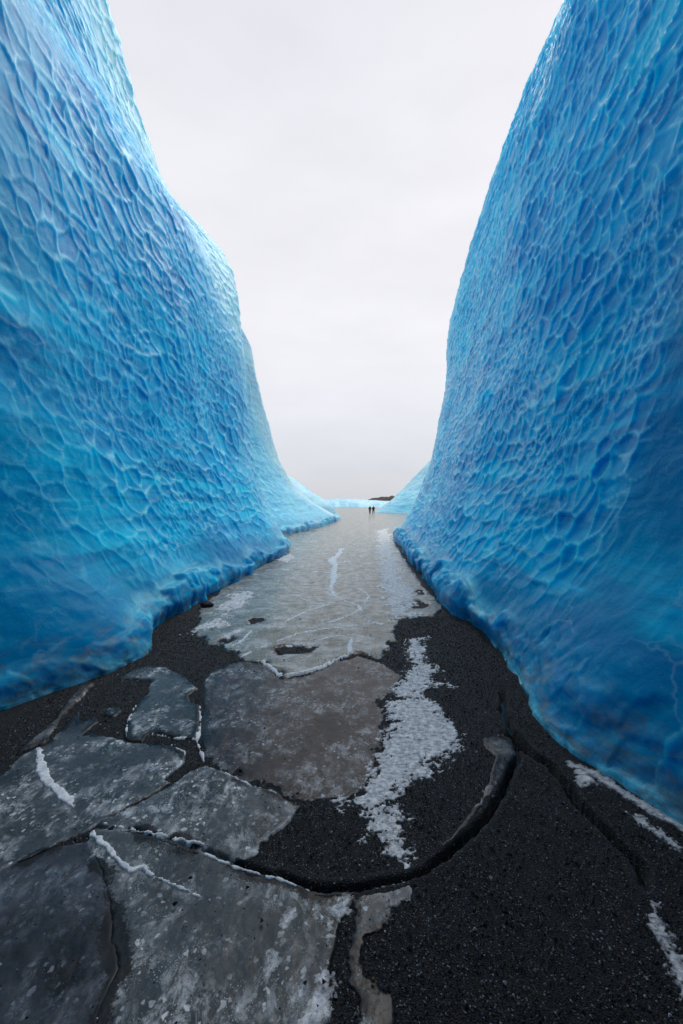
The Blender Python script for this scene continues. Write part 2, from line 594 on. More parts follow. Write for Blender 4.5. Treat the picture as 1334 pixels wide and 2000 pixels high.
    r1 = sstep(w1, w1 * 0.15, e1) * (0.15 + 0.85 * low1)
    r2 = sstep(w2, w2 * 0.15, e2) * (0.15 + 0.85 * low2)
    rim = np.maximum(r1 * (1 - 0.6 * mixn), r2 * mixn) * np.clip(sm * 1.3, 0, 1) * (0.40 + 0.60 * patchy)
    if ledge:
        l_off, l_z = ledge
        sw = S + 0.3 * fbm(S * 0.8, B, 2, seed + 44) + 0.10 * fbm(S * 5, B * 4, 2, seed + 45)
        off = 0
        zl = 0
        for q, (cw, wt) in enumerate(((1.7, 0.6), (0.62, 0.4))):
            ci = np.floor(sw / cw)
            fr = sw / cw - ci
            a_, b_ = hash2(ci, ci * 0 + 3, seed + 7 + q), hash2(ci + 1, ci * 0 + 3, seed + 7 + q)
            k_ = sstep(0.86, 1.0, fr)
            off = off + wt * (a_ + (b_ - a_) * k_)
            a_, b_ = hash2(ci, ci * 0 + 8, seed + 7 + q), hash2(ci + 1, ci * 0 + 8, seed + 7 + q)
            zl = zl + wt * (a_ + (b_ - a_) * k_)
        zl = l_z * (0.35 + 1.1 * zl) + 0.10 * fbm(S * 2.4, B * 0, 3, seed)
        far_on = sstep(5.6, 7.5, S)
        lm = sstep(zl + 0.05, zl - 0.05, Z)
        und_cut = sstep(0.28, 0.0, Z) * (0.04 + 0.16 * far_on)
        h = h + lm * l_off * (0.05 + 1.2 * off) * far_on + lm * 0.05 * (worley(sw * 2.6, B * 2.6, seed + 3)[4] - 0.5) + lm * 0.06 * fbm(S * 2.2, B * 3, 4, seed + 3) - und_cut
        top = np.exp(-((Z - zl - 0.05) / 0.15) ** 2) * far_on
        rim = np.maximum(rim * (1 - lm), 1.0 * top * (0.35 + 0.65 * patchy))
        foot = sstep(0.32, 0.02, Z + 0.16 * fbm(S * 2.5, B * 2.5, 4, seed + 31)) * (1 - far_on)
        rim = np.maximum(rim, 0.8 * foot)
    fine = 0.012 * fbm(S * 5, B * 5, 3, seed + 60)
    P = P + N * (h + fine)[..., None]
    wea = weather(S, Z, Yc, seed) if weather else np.zeros_like(S)
    P[..., 0] *= side
    # cap behind the top row
    cap = np.repeat(P[-1:], 4, 0).copy()
    for i in range(4):
        cap[i, :, 0] += side * (1.5, 4, 8, 14)[i]
        cap[i, :, 2] += (0.4, 0.8, 1.0, 1.0)[i]
    P = np.concatenate([P, cap], 0)
    rim = np.concatenate([rim, np.zeros_like(cap[..., 0])], 0)
    wea = np.concatenate([wea, np.repeat(wea[-1:], 4, 0)], 0)
    tint = (cid * (1 - mixn) + cid2 * mixn) * np.clip(sm * 1.5, 0, 1) * sstep(0, 0.2, np.where(mixn > 0.5, e2, e1))
    clear = np.clip(1 - sm / 0.8, 0, 1) * sstep(-0.5, 0.4, 0.35 + fbm(S * 0.5, B * 1.1, 4, seed + 140))  # clear-ice mask that also carries the painted shade of the near lower walls
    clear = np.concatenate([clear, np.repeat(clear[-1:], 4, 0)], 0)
    tint = np.concatenate([tint, np.repeat(tint[-1:], 4, 0)], 0)
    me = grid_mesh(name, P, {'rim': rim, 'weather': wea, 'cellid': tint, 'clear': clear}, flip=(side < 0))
    return link(name, me, mat)


def crest_from_px(pts, dx=0.0):
    """(x, y, depth) picture points of a crest -> (z, depth, |x|), sorted by z"""
    r = []
    for x, y, D in pts:
        r.append((H + (YH - y) / F * D, D, abs(x - CX) / F * D))
    r = [(a, b, c + dx) for a, b, c in r]
    r.sort()
    return r


# right wall
base_R = Curve([(-14, -0.8), (-10, 0.3), (-8, 1.0), (-5, 2.0), (-2, 2.7), (0, 2.8), (2, 2.75), (2.96, 2.53), (3.48, 2.38), (3.8, 2.13), (4.27, 2.10),
                (5.0, 2.25), (5.89, 2.40), (7.26, 2.54), (9.0, 2.34), (13.1, 2.57), (18.2, 2.87), (27.5, 3.63), (40, 4.6)], 0.3)
prof_R = Curve([(0, 0), (0.5, 0.28), (1.5, 1.0), (3.2, 1.8), (7, 2.7), (10.8, 3.2), (15.4, 3.6), (17.3, 4.05), (19, 4.85), (21.3, 6.6), (24, 9.0), (25.5, 11), (27, 14)], 0.35)
cr_R = crest_from_px([(770, 1050, 27.5), (795, 1005, 27.5), (820, 955, 27.3), (838, 900, 27), (853, 840, 26.8), (866, 745, 26), (869, 680, 25), (878, 620, 24), (905, 520, 22),
                      (940, 400, 20), (970, 315, 18.6), (1010, 230, 17.4), (1065, 110, 16), (1142, 0, 15), (1245, -200, 13.5)], 0.12)
cr_R = [(0, 27.6, 3.55)] + cr_R[1:] + [(24.5, 11.5, 9.9), (25.8, 8, 11.5), (27, 4, 14)]
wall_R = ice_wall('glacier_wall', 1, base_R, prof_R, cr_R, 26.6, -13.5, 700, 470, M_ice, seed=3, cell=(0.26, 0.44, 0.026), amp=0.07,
                  smooth_fn=lambda S, Z, s: np.maximum(sstep(4.9, 6.3, S + 0.5 * fbm(S * 0.6, Z * 0.6, 3, 5)) * sstep(0.35, 1.5, Z + 0.4 * fbm(S * 0.5, Z * 0, 2, 6)), 0.06),
                  ledge=(0.26, 0.6),
                  weather=lambda S, Z, Yc, s: np.clip(0.75 * sstep(3.5, -1.0, Yc[:, None] - S) * sstep(-0.6, 0.6, 0.5 + fbm(S * 0.3, Z * 0.3, 3, 9)) * 0.55 + 0.6 * sstep(19, 26, Z), 0, 1))
tag(wall_R, 'tall scalloped blue ice wall filling the right side of the gorge', 'ice wall', 'ice walls of the gorge')

# left wall
base_L = Curve([(-14, -1.2), (-10, 0.4), (-8, 1.6), (-5, 3.0), (-2, 4.0), (2, 4.15), (4.0, 4.05), (4.59, 3.92), (5.38, 3.35), (6.08, 3.06), (6.6, 3.05), (7.2, 3.42), (7.87, 3.45), (9.96, 3.41), (11.1, 3.2), (15.2, 2.87),
                (19.5, 2.55), (30, 2.2)], 0.22)
prof_L = Curve([(0, 0), (0.4, 0.2), (1.2, 0.75), (2.2, 1.25), (4.5, 1.9), (7, 2.25), (9.6, 2.45), (12.2, 2.75), (13.2, 3.15), (14, 3.7), (14.75, 4.3), (15.5, 4.8), (16.3, 5.05), (17.7, 5.2), (18.8, 5.3), (22, 6), (24, 7.2), (26, 10)], 0.25)
cr_L = crest_from_px([(548, 1035, 20), (520, 990, 20), (497, 900, 20), (484, 800, 20), (477, 700, 20), (470, 640, 20), (465, 590, 20), (458, 530, 20), (438, 487, 19.8), (403, 458, 19.3),
                      (366, 430, 18.7), (336, 390, 18), (287, 260, 16.4), (250, 130, 15.2), (215, 0, 14.2), (170, -180, 13.1)])
cr_L = [(0, 20.3, 2.5)] + cr_L + [(23.5, 10, 9.6), (24.6, 7, 11), (26, 3, 13.5)]
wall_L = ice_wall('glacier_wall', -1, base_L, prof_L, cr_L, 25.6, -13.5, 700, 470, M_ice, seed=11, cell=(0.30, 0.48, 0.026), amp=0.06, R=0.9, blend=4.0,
                  smooth_fn=lambda S, Z, s: np.maximum((0.20 + 0.80 * sstep(5.5, 10.5, S + 1.2 * fbm(S * 0.5, Z * 0.5, 3, 15))) * sstep(0.7, 1.9, Z + 0.5 * fbm(S * 0.5, Z * 0, 2, 16)), 0.05),
                  ledge=(0.24, 0.55),
                  weather=lambda S, Z, Yc, s: np.clip(1.0 * sstep(6.5, 0.3, Yc[:, None] - S + 1.0 * fbm(S * 0.4, Z * 0.4, 3, 19)) * sstep(6.5, 13.0, Z) + 0.35 * sstep(3, 0, Yc[:, None] - S) + 0.5 * sstep(17, 23, Z), 0, 0.95))
tag(wall_L, 'tall scalloped blue ice wall with a pale rounded shoulder at its crest', 'ice wall', 'ice walls of the gorge')

# second bulge, behind the left wall
base_L2 = Curve([(15, 7.0), (22, 5.6), (29.7, 4.07), (33.4, 2.9), (40, 1.9), (48, 0.9), (57, 0.0), (70, -1)], 0.8)
prof_L2 = Curve([(0, 0), (0.7, 0.5), (2, 1.7), (4, 2.9), (6.4, 3.5), (10, 4.0), (13.6, 4.2), (15, 4.6), (16.5, 6), (18, 8)], 0.4)
cr_L2 = crest_from_px([(492, 668, 31), (498, 720, 31.5), (515, 800, 34), (530, 855, 36), (545, 900, 38), (575, 955, 43), (620, 988, 50), (648, 1003, 54)])
cr_L2 = [(0, 57, 0.05)] + cr_L2 + [(15.6, 28.5, 7.6), (16.4, 25, 9.5)]
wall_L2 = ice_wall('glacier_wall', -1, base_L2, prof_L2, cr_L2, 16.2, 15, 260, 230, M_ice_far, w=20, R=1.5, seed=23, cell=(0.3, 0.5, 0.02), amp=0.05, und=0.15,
                   smooth_fn=lambda S, Z, s: sstep(0.5, 1.4, Z), ledge=(0.35, 0.5),
                   weather=lambda S, Z, Yc, s: np.clip(0.15 + 0.6 * sstep(5, 0, Yc[:, None] - S), 0, 0.9))
tag(wall_L2, 'lower pale ice bulge running on behind the shouldered left wall', 'ice wall', 'ice walls of the gorge')

# pale ridge behind it
base_L3 = Curve([(50, 14), (62, 9), (70, 5), (78, 1.4), (90, -1)], 1.0)
prof_L3 = Curve([(0, 0), (1.5, 1.5), (4, 4.5), (7.2, 8), (9, 12)], 0.3)
cr_L3 = [(0, 80, 0.6), (1.6, 77, 1.9), (3.2, 76, 4.0), (5.2, 75, 6.7), (7.3, 74, 9.6), (8.2, 70, 13)]
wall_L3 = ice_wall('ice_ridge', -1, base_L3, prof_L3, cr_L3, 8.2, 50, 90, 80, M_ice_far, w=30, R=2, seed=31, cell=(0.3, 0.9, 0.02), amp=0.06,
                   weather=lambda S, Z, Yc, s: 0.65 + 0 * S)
tag(wall_L3, 'pale pointed ice ridge just showing behind the left ice bulge', 'ice ridge')

# far right slope
base_R2 = Curve([(60, 30), (80, 15), (90, 10), (97, 8.0), (110, 7.4), (130, 7)], 1.5)
prof_R2 = Curve([(0, 0), (1, 1.2), (4, 4.6), (8, 9), (12, 12.5), (18, 17), (22, 22)], 0.4)
cr_R2 = [(0, 104, 8.6), (1, 103, 9.9), (3.2, 100, 12.4), (6, 98, 15.2), (9, 96, 18.0), (12, 94, 20.6), (16, 90, 24), (20, 84, 29)]
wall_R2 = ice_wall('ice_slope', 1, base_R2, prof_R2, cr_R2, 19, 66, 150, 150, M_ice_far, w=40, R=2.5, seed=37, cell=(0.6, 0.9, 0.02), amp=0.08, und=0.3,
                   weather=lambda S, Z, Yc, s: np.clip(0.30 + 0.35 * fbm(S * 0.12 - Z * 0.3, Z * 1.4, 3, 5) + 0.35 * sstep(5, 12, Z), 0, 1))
tag(wall_R2, 'smooth pale blue ice slope rising right of the two walkers', 'ice slope')


def ridge(name, x0, x1, y, height_f, depth, mat, nx, ny, seed, rough=0.15):
    xs = np.linspace(x0, x1, nx)
    t = np.linspace(-1, 1, ny)
    X, T = np.meshgrid(xs, t)
    Hh = height_f(X)
    prof = np.clip(1 - np.abs(T) ** 2.2, 0, 1)
    Z = Hh * prof * (1 + rough * fbm(X * 6 / depth, T * 4, 4, seed)) - 0.15
    Y = y + T * depth + 0.25 * depth * fbm(X * 2 / depth, T * 0.5, 3, seed + 3)
    me = grid_mesh(name, np.stack([X, Y, Z], -1), {'rim': 0 * X, 'weather': 0.55 + 0.5 * fbm(X * 0.06, Z * 0.5 + T, 3, seed)})
    return link(name, me, mat)


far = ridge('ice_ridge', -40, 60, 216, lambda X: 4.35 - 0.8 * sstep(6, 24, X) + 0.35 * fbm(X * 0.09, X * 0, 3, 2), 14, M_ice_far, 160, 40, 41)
tag(far, 'low white ice ridge crossing the far end of the gorge', 'ice ridge')
hillm = mat_plain('dark_lava', (0.045, 0.034, 0.031), 0.9, 0.6, 0.08)
hill = ridge('hill', 20, 190, 640, lambda X: 11.6 * sstep(18, 62, X) * sstep(250, 90, X) + 1.1 * fbm(X * 0.06, X * 0, 4, 8), 60, hillm, 160, 40, 43, 0.25)
tag(hill, 'dark brown lava hill beyond the far ice', None, None, 'structure')

# ---------------------------------------------------------------- ground outlines (traced on the photograph, laid on the ground plane)
CRACK_A = [(215, 1619), (300, 1636), (393, 1657), (462, 1688), (551, 1711), (603, 1731), (640, 1738), (695, 1733), (740, 1726), (800, 1712), (850, 1688), (900, 1645),
           (940, 1605), (970, 1560), (995, 1515), (1015, 1475), (1005, 1445), (985, 1430)]
CRACK_A_W = [.004, .006, .009, .012, .018, .024, .030, .028, .024, .020, .028, .034, .036, .034, .032, .030, .03, .02]
CRACK_B = [(978, 1350), (985, 1395), (1005, 1430), (1030, 1465), (1080, 1500), (1110, 1535), (1135, 1575), (1165, 1605), (1210, 1650), (1245, 1690), (1265, 1740)]
CRACK_B_W = [.02, .03, .035, .035, .034, .032, .034, .032, .030, .026, .012]
CRACK_A_W = [0.72 * w for w in CRACK_A_W]
CR_A, CR_B = gpts(CRACK_A), gpts(CRACK_B)


def crack_dist(X, Y):
    wob = 0.008 * fbm(X * 26, Y * 26, 3, 77)
    X, Y = X + 0.035 * fbm(X * 4.5, Y * 4.5, 4, 78), Y + 0.035 * fbm(X * 4.5 + 8, Y * 4.5, 4, 79)
    return np.minimum(d_line(X, Y, CR_A, CRACK_A_W), d_line(X, Y, CR_B, CRACK_B_W)) + wob


def ground_h(X, Y):
    near = sstep(16, 9, np.abs(Y))
    return near * (0.012 * fbm(X * 1.3, Y * 1.3, 4, 1) + 0.004 * fbm(X * 14, Y * 14, 3, 2)) - 0.004


LAYERS = []          # (field, box, thickness) of the ice lying on the ground


def surf_h(X, Y):
    h = np.zeros(X.shape)
    for f, (x0, x1, y0, y1), th in LAYERS:
        s = (X > x0) & (X < x1) & (Y > y0) & (Y < y1)
        if s.any():
            h[s] = np.maximum(h[s], th * sstep(-0.003, 0.014, f(X[s], Y[s])))
    return ground_h(X, Y) + h


def ground_rows(y0, y1, px=1.4, cap=0.25):
    ys = [y0]
    while ys[-1] < y1:
        y = ys[-1]
        ys.append(y + min(max(px * max(y, 1.2) ** 2 / 960, 0.004), cap * max(1, y / 12)))
    return np.array(ys)


# ground: one sheet out to the horizon
ys = np.concatenate([np.linspace(-3000, -16, 8), np.linspace(-15, 1.0, 50), ground_rows(1.03, 14, 2.6), np.geomspace(14.5, 9000, 90)])
cs = np.concatenate([-np.geomspace(8, 1.25, 40), np.linspace(-1.2, 1.2, 440), np.geomspace(1.25, 8, 40)])
wdt = np.sqrt(ys ** 2 + 9)
X = cs[None, :] * wdt[:, None]
Y = np.repeat(ys[:, None], len(cs), 1)
near = sstep(16, 9, np.abs(Y))
Z = ground_h(X, Y)
cd = crack_dist(X, Y)
Z = Z - 0.11 * sstep(0.012, -0.014, cd) + 0.010 * np.exp(-((cd - 0.03) / 0.03) ** 2) * near
ground = link('ground', grid_mesh('ground', np.stack([X, Y, Z], -1)), M_gravel)
tag(ground, 'black gravel floor of the gorge', None, None, 'structure')


def patch(name, sdf, box, thick, mat, edge=0.02, z0=0.0, px=1.5, rough=0.004, margin=0.04, cap=0.25, parent=None, tilt=None, bulge=0.0, under=ground_h, ew=None):
    """thin body lying on the ground: height follows the signed field"""
    x0, x1, y0, y1 = box
    ys = ground_rows(max(y0, 1.15), y1, px, cap)
    q0, q1 = x0 / max(y0, 1.15), x1 / max(y0, 1.15)
    q0, q1 = min(q0, x0 / y1), max(q1, x1 / y1)
    qs = np.arange(q0 - 0.01, q1 + 0.01, px / 400)
    Y = np.repeat(ys[:, None], len(qs), 1)
    X = qs[None, :] * Y
    d = sdf(X, Y)
    h = thick * sstep(-0.2 * edge, edge, d)
    if bulge:
        h = h + bulge * sstep(0, 0.5, d)
    gz = under(X, Y)
    top = z0 + gz + h + rough * fbm(X * 3, Y * 3, 4, 5) * sstep(0, 0.05, d)
    if tilt is not None:
        top = top + tilt(X, Y) * sstep(0, 0.05, d)
    Z = np.where(d > -0.2 * edge, top, gz - 0.03)
    keepv = d > -margin
    kf = keepv[:-1, :-1] | keepv[1:, :-1] | keepv[:-1, 1:] | keepv[1:, 1:]
    # drop cells wholly outside
    ins = d > -0.2 * edge
    kf &= ins[:-1, :-1] | ins[1:, :-1] | ins[:-1, 1:] | ins[1:, 1:]
    if not kf.any():
        return None
    me = grid_mesh(name, np.stack([X, Y, Z], -1), {'edge': np.exp(-np.clip(d, 0, None) / (ew or (0.010 + 0.0015 * Y))), 'margin': np.exp(-np.clip(d, 0, None) / 0.07)}, keep=kf)
    return link(name, me, mat, parent)


def bbox(P, m=0.12):
    return (P[:, 0].min() - m, P[:, 0].max() + m, P[:, 1].min() - m, P[:, 1].max() + m)


PLATE_SDF = []


def plate(pts, label, mat, thick=0.022, wob=0.02, seed=1, holes=(), name='ice_plate', cat='ice plate', crack=True, edge=0.014, z0=0.0, wscale=5.0, feather=0.022, grow=0.008, **kw):
    P = gpts(pts)
    Hs = [gpts(h) for h in holes]

    def f(X, Y):
        wx = wob * fbm(X * wscale, Y * wscale, 5, 4)
        wy = wob * fbm(X * wscale + 7, Y * wscale, 5, 44)
        d = sd_poly(X + wx, Y + wy, P) + grow
        d = d + feather * (0.7 * fbm(X * 30, Y * 30, 3, seed + 60) + 0.9 * fbm(X * 7, Y * 7, 3, seed + 61)) * sstep(-0.2, 0.35, fbm(X * 2.2, Y * 2.2, 2, seed + 62))
        for h in Hs:
            d = np.minimum(d, -sd_poly(X + wx, Y + wy, h))
        if crack:
            d = np.minimum(d, crack_dist(X, Y) - 0.002)
        return d
    PLATE_SDF.append((f, bbox(P)))
    LAYERS.append((f, bbox(P), thick))
    o = patch(name, f, bbox(P), thick, mat, edge, z0, **kw)
    tag(o, label, cat, 'ice plates on the gorge floor')
    return o


# the frozen stream: grey ice down the middle of the gorge, out to the far ridge
far_pts = np.array([(-60., 230.), (90., 230.), (60., 60.), (12., 40.)])
G_px = [(770, 1046), (775, 1068), (800, 1105), (825, 1140), (850, 1170), (866, 1188), (850, 1204), (812, 1204), (786, 1212), (772, 1232), (765, 1262), (738, 1292), (700, 1275), (655, 1289), (600, 1318), (552, 1323), (518, 1293), (470, 1287),
        (440, 1272), (424, 1262), (405, 1250), (380, 1232), (398, 1180), (430, 1152), (500, 1110), (540, 1090)]
Gp = np.concatenate([np.array([(-60., 230.), (90., 230.), (70., 60.), (6., 30.)]), gpts(G_px), np.array([(-4.0, 20.), (-6., 32.), (-10., 60.)])])


STREAM_HOLES = [gpts(h) for h in ([(788, 1178), (815, 1172), (838, 1182), (826, 1190), (800, 1188)], [(806, 1150), (822, 1152), (832, 1160), (815, 1160)], [(530, 1268), (570, 1262), (620, 1266), (600, 1276), (550, 1279)],
                                   [(424, 1252), (450, 1240), (462, 1246), (440, 1258)], [(480, 1212), (512, 1206), (516, 1213), (490, 1220)], [(770, 1085), (788, 1095), (782, 1100), (768, 1092)])]


def stream_f(X, Y):
    wx = 0.05 * fbm(X * 2.4, Y * 2.4, 4, 3)
    d = sd_poly(X + wx, Y + 1.6 * wx, Gp)
    d = d + (0.10 * fbm(X * 5, Y * 5, 4, 21) + 0.05 * fbm(X * 26, Y * 26, 3, 22)) * sstep(13, 7, Y)
    near = Y < 16
    if near.any():
        a, b = X[near], Y[near]
        q = 0.06 * fbm(a * 7, b * 7, 4, 13)
        for h in STREAM_HOLES:
            d[near] = np.minimum(d[near], -sd_poly(a + q, b + 2 * q, h))
    return d


PLATE_SDF.append((stream_f, bbox(Gp)))
LAYERS.append((stream_f, bbox(Gp), 0.02))
o = patch('frozen_stream', stream_f, (-14, 24, 5.3, 232), 0.02, M_stream, 0.03, 0.0, px=1.6, cap=1.2)
tag(o, 'grey-green frozen stream running up the gorge', None, None, 'structure')

brown = plate([(398, 1330), (430, 1300), (470, 1290), (515, 1296), (552, 1326), (600, 1321), (655, 1293), (700, 1280), (745, 1296), (790, 1320), (765, 1345), (748, 1370), (752, 1430), (738, 1470),
               (712, 1530), (680, 1560), (620, 1560), (560, 1551), (480, 1524), (430, 1499), (397, 1470), (393, 1420), (400, 1380)],
              'dark brown frosted ice plate in the middle of the floor', M_brown, 0.005, seed=4, feather=0.11)
plate_a = plate([(225, 1329), (252, 1309), (288, 1300), (324, 1304), (355, 1320), (376, 1336), (386, 1346), (367, 1359), (369, 1370), (389, 1378), (391, 1415), (380, 1443), (342, 1440), (306, 1433),
                 (288, 1437), (279, 1449), (245, 1444), (247, 1419), (270, 1370), (292, 1356), (295, 1331), (270, 1328)],
                'small rounded grey ice plate below the corner of the left wall', M_grey, 0.012, seed=6)
plate([(202, 1399), (212, 1384), (232, 1381), (238, 1390), (222, 1402)], 'tiny grey ice scrap alone on the black gravel by the left wall', M_grey, 0.015, 0.01, 8)
plate_b = plate([(-60, 1545), (0, 1512), (54, 1469), (90, 1455), (103, 1446), (135, 1410), (153, 1392), (157, 1410), (184, 1400), (190, 1410), (171, 1428), (155, 1440), (180, 1433), (216, 1440), (245, 1449), (288, 1453), (333, 1455),
                 (362, 1470), (355, 1492), (316, 1523), (330, 1531), (256, 1575), (176, 1620), (100, 1656), (0, 1700), (-80, 1730)],
                'frosted blue-grey ice plate at the left edge with a white vein', M_grey, 0.0105, seed=9, grow=0.012)
plate_c = plate([(336, 1536), (372, 1508), (400, 1496), (432, 1507), (472, 1527), (540, 1550), (585, 1578), (556, 1610), (504, 1647), (502, 1668), (470, 1682), (393, 1654), (300, 1633), (215, 1617), (186, 1614), (262, 1577)],
                'grey ice plate with white frost blotches above the long crack', M_grey, 0.0125, seed=12, grow=0.012)
plate_d = plate([(185, 1624), (215, 1621), (300, 1638), (393, 1660), (462, 1692), (551, 1715), (603, 1736), (640, 1744), (692, 1740), (688, 1760), (660, 1800), (640, 1900), (625, 2100), (200, 2150), (190, 1990), (230, 1900), (225, 1820), (212, 1740),
                 (192, 1692), (176, 1646)],
                'large grey ice plate with flecks filling the foreground below the crack', M_grey, 0.0095, seed=14, grow=0.012)
plate_e = plate([(-120, 1760), (0, 1706), (100, 1662), (172, 1645), (188, 1694), (207, 1740), (220, 1820), (224, 1900), (185, 1990), (190, 2200), (-200, 2200)],
                'dark dirty ice plate in the bottom left corner', M_dusty, 0.0085, seed=16, grow=0.02)
plate_f = plate([(697, 1745), (740, 1738), (807, 1722), (804, 1757), (755, 1763), (757, 1804), (713, 1836), (707, 1878), (718, 1909), (770, 1951), (776, 2000), (770, 2120), (690, 2120), (702, 1972), (684, 1920), (686, 1836), (692, 1794), (688, 1762)],
                'narrow grey ice tongue between snow and black gravel at the bottom', M_grey, 0.007, 0.02, 18, feather=0.04)
plate_g = plate([(945, 1440), (960, 1433), (985, 1440), (1012, 1462), (1000, 1500), (980, 1530), (960, 1560), (930, 1600), (888, 1640), (858, 1664), (848, 1658), (890, 1613), (930, 1568), (945, 1540), (960, 1500), (962, 1478), (945, 1465)],
                'curved brown ice rim along the crack at the foot of the right wall', M_rim, 0.010, 0.03, 20, feather=0.05, grow=-0.01)
plate_h = plate([(187, 1333), (170, 1350), (140, 1380), (110, 1415), (92, 1452), (70, 1462), (30, 1478), (50, 1455), (90, 1425), (120, 1385), (150, 1350), (168, 1332)],
                'thin blue-grey ice strip running down from the left wall foot', M_rim, 0.03, 0.02, 22, edge=0.03)


# ---------------------------------------------------------------- snow
def snow(pts, label, seed, feather=0.10, thick=0.0012, fine=55.0, mat=M_snow, wob=0.05, z0=0.016, bias=0.0, aniso=(1, 1)):
    P = gpts(pts)

    def f(X, Y):
        wx = wob * fbm(X * 3, Y * 3, 3, seed)
        d = sd_poly(X + wx, Y + wx, P)
        n = fbm(X * fine * aniso[0], Y * fine * aniso[1], 4, seed + 3) + 0.8 * fbm(X * fine * 0.22, Y * fine * 0.22, 3, seed + 6)
        st = fbm(X * 9 + Y * 5, (Y - 0.5 * X) * 34, 3, seed + 12)
        d2 = d * 0.8 + feather * (n + 0.7 * st) + 0.08 * feather + bias
        d2 = np.where(d < -1.6 * feather, -1, d2)
        return np.minimum(d2, crack_dist(X, Y) - 0.001)
    o = patch('snow_patch', f, bbox(P, 0.2), thick, mat, 0.010, 0.001 + 0.0008 * P[:, 1].mean(), px=1.0, rough=0.001, under=surf_h, ew=0.03)
    PLATE_SDF.append((f, bbox(P, 0.2)))
    tag(o, label, 'snow', 'snow patches on the gorge floor')
    return o


snow([(793, 1249), (842, 1240), (820, 1254), (837, 1287), (859, 1309), (842, 1320), (848, 1331), (897, 1337), (835, 1344), (825, 1359), (848, 1375), (892, 1414), (912, 1450), (875, 1474), (837, 1507), (782, 1540), (765, 1573), (776, 1612),
      (787, 1650), (776, 1690), (754, 1661), (721, 1623), (732, 1595), (665, 1562), (710, 1540), (738, 1474), (749, 1441), (765, 1414), (753, 1403), (762, 1370), (793, 1362), (760, 1350), (782, 1326), (809, 1298), (795, 1265)],
     'large wind-blown white snow patch on the black gravel right of centre', 5, 0.10, wob=0.09)
snow([(738, 1036), (758, 1032), (768, 1070), (782, 1110), (804, 1160), (795, 1195), (812, 1205), (768, 1206), (756, 1172), (742, 1115), (738, 1075)],
     'long snow strip along the right bank of the frozen stream', 6, 0.22, fine=9, wob=0.45, bias=0.03)
snow([(369, 1238), (400, 1222), (428, 1205), (432, 1181), (454, 1163), (499, 1152), (480, 1178), (452, 1199), (447, 1217), (405, 1236)],
     'snow drift by the foot of the left wall', 7, 0.16, fine=14, wob=0.2)
snow([(435, 1243), (470, 1228), (478, 1232), (445, 1250)], 'small snow scrap just below the drift by the left wall', 8, 0.05, z0=0.03)
snow([(645, 1773), (677, 1750), (693, 1760), (688, 1788), (668, 1795), (656, 1815), (642, 1867), (657, 1920), (646, 1998), (632, 2060), (575, 2060), (585, 1990), (606, 1940), (630, 1878), (640, 1815)],
     'speckled white snow streak at the bottom centre', 9, 0.035, z0=0.022)
snow([(575, 1764), (586, 1762), (556, 1841), (548, 1888), (525, 1912), (533, 1857), (556, 1804)], 'thin slanting snow streak on the grey foreground plate', 10, 0.025, z0=0.022)
snow([(1271, 1749), (1295, 1760), (1283, 1778), (1305, 1815), (1325, 1857), (1345, 1899), (1350, 1951), (1325, 1946), (1303, 1878), (1277, 1830), (1261, 1794)],
     'snow streak on black gravel at the right edge', 11, 0.03)
snow([(1112, 1496), (1145, 1507), (1172, 1537), (1128, 1529)], 'small white snow scrap beside the crack under the right wall', 12, 0.03)
snow([(1214, 1584), (1260, 1606), (1326, 1650), (1350, 1685), (1290, 1640), (1233, 1603)], 'pale frost strip on gravel near the right wall foot', 13, 0.035, mat=M_frost)
snow([(1095, 1478), (1180, 1512), (1260, 1562), (1345, 1618), (1350, 1640), (1262, 1585), (1180, 1530), (1110, 1492)], 'white frost line along the foot of the right wall', 14, 0.02, mat=M_frost)
snow([(540, 1095), (565, 1082), (580, 1090), (560, 1100)], 'snow scrap at the left bank of the frozen stream', 15, 0.08, z0=0.03, fine=10)


# frost veins: white refrozen seams, parts of the ice they run through
def vein(pts, wpx, parent, seed, z0=0.022):
    P = gpts(pts)
    if z0 == 0.03:
        wpx = [2.0 * q for q in wpx] if hasattr(wpx, '__len__') else 2.0 * wpx
    W = [max(w * y / F, 0.004) * 0.5 for w, (x, y) in zip(wpx if hasattr(wpx, '__len__') else [wpx] * len(P), P)]

    def f(X, Y):
        return -(d_line(X, Y, P, W) + 0.002 * P[:, 1].mean() / 3 + 0.017 * (P[:, 1].mean() / 3) * fbm(X * 22 / P[:, 1].mean() * 3, Y * 22 / P[:, 1].mean() * 3, 3, seed))
    o = patch('frost_vein', f, bbox(P, 0.15), 0.006, M_vein, 0.010, 0.002 + 0.0006 * P[:, 1].mean(), px=1.1, rough=0.001, under=surf_h)
    if o:
        o.parent = parent
    return o


stream = bpy.data.objects['frozen_stream']
vein([(75, 1465), (78, 1490), (88, 1520), (100, 1535), (118, 1548), (135, 1565), (142, 1578)], [10, 16, 20, 12, 18, 18, 4], plate_b, 1)
vein([(178, 1628), (205, 1655), (235, 1685), (252, 1702), (280, 1695), (292, 1708), (340, 1728), (410, 1760)], [9, 11, 11, 14, 14, 6, 4, 2], plate_d, 2)
vein([(205, 1613), (260, 1623), (330, 1638), (400, 1651)], [3, 4, 5, 6], plate_c, 3)
vein([(400, 1668), (462, 1696), (551, 1721), (600, 1742)], [5, 5, 4, 4], plate_d, 4)
vein([(391, 1380), (392, 1415), (384, 1445), (400, 1490)], [5, 6, 6, 3], brown, 5, 0.018)
vein([(300, 1434), (345, 1442), (378, 1443)], 4, plate_a, 6)
vein([(247, 1443), (248, 1415), (268, 1372)], 3, plate_a, 6)
vein([(316, 1523), (352, 1495), (362, 1470), (335, 1455)], 4, plate_b, 7)
vein([(400, 1497), (432, 1508), (472, 1528), (540, 1551)], 4, plate_c, 8)
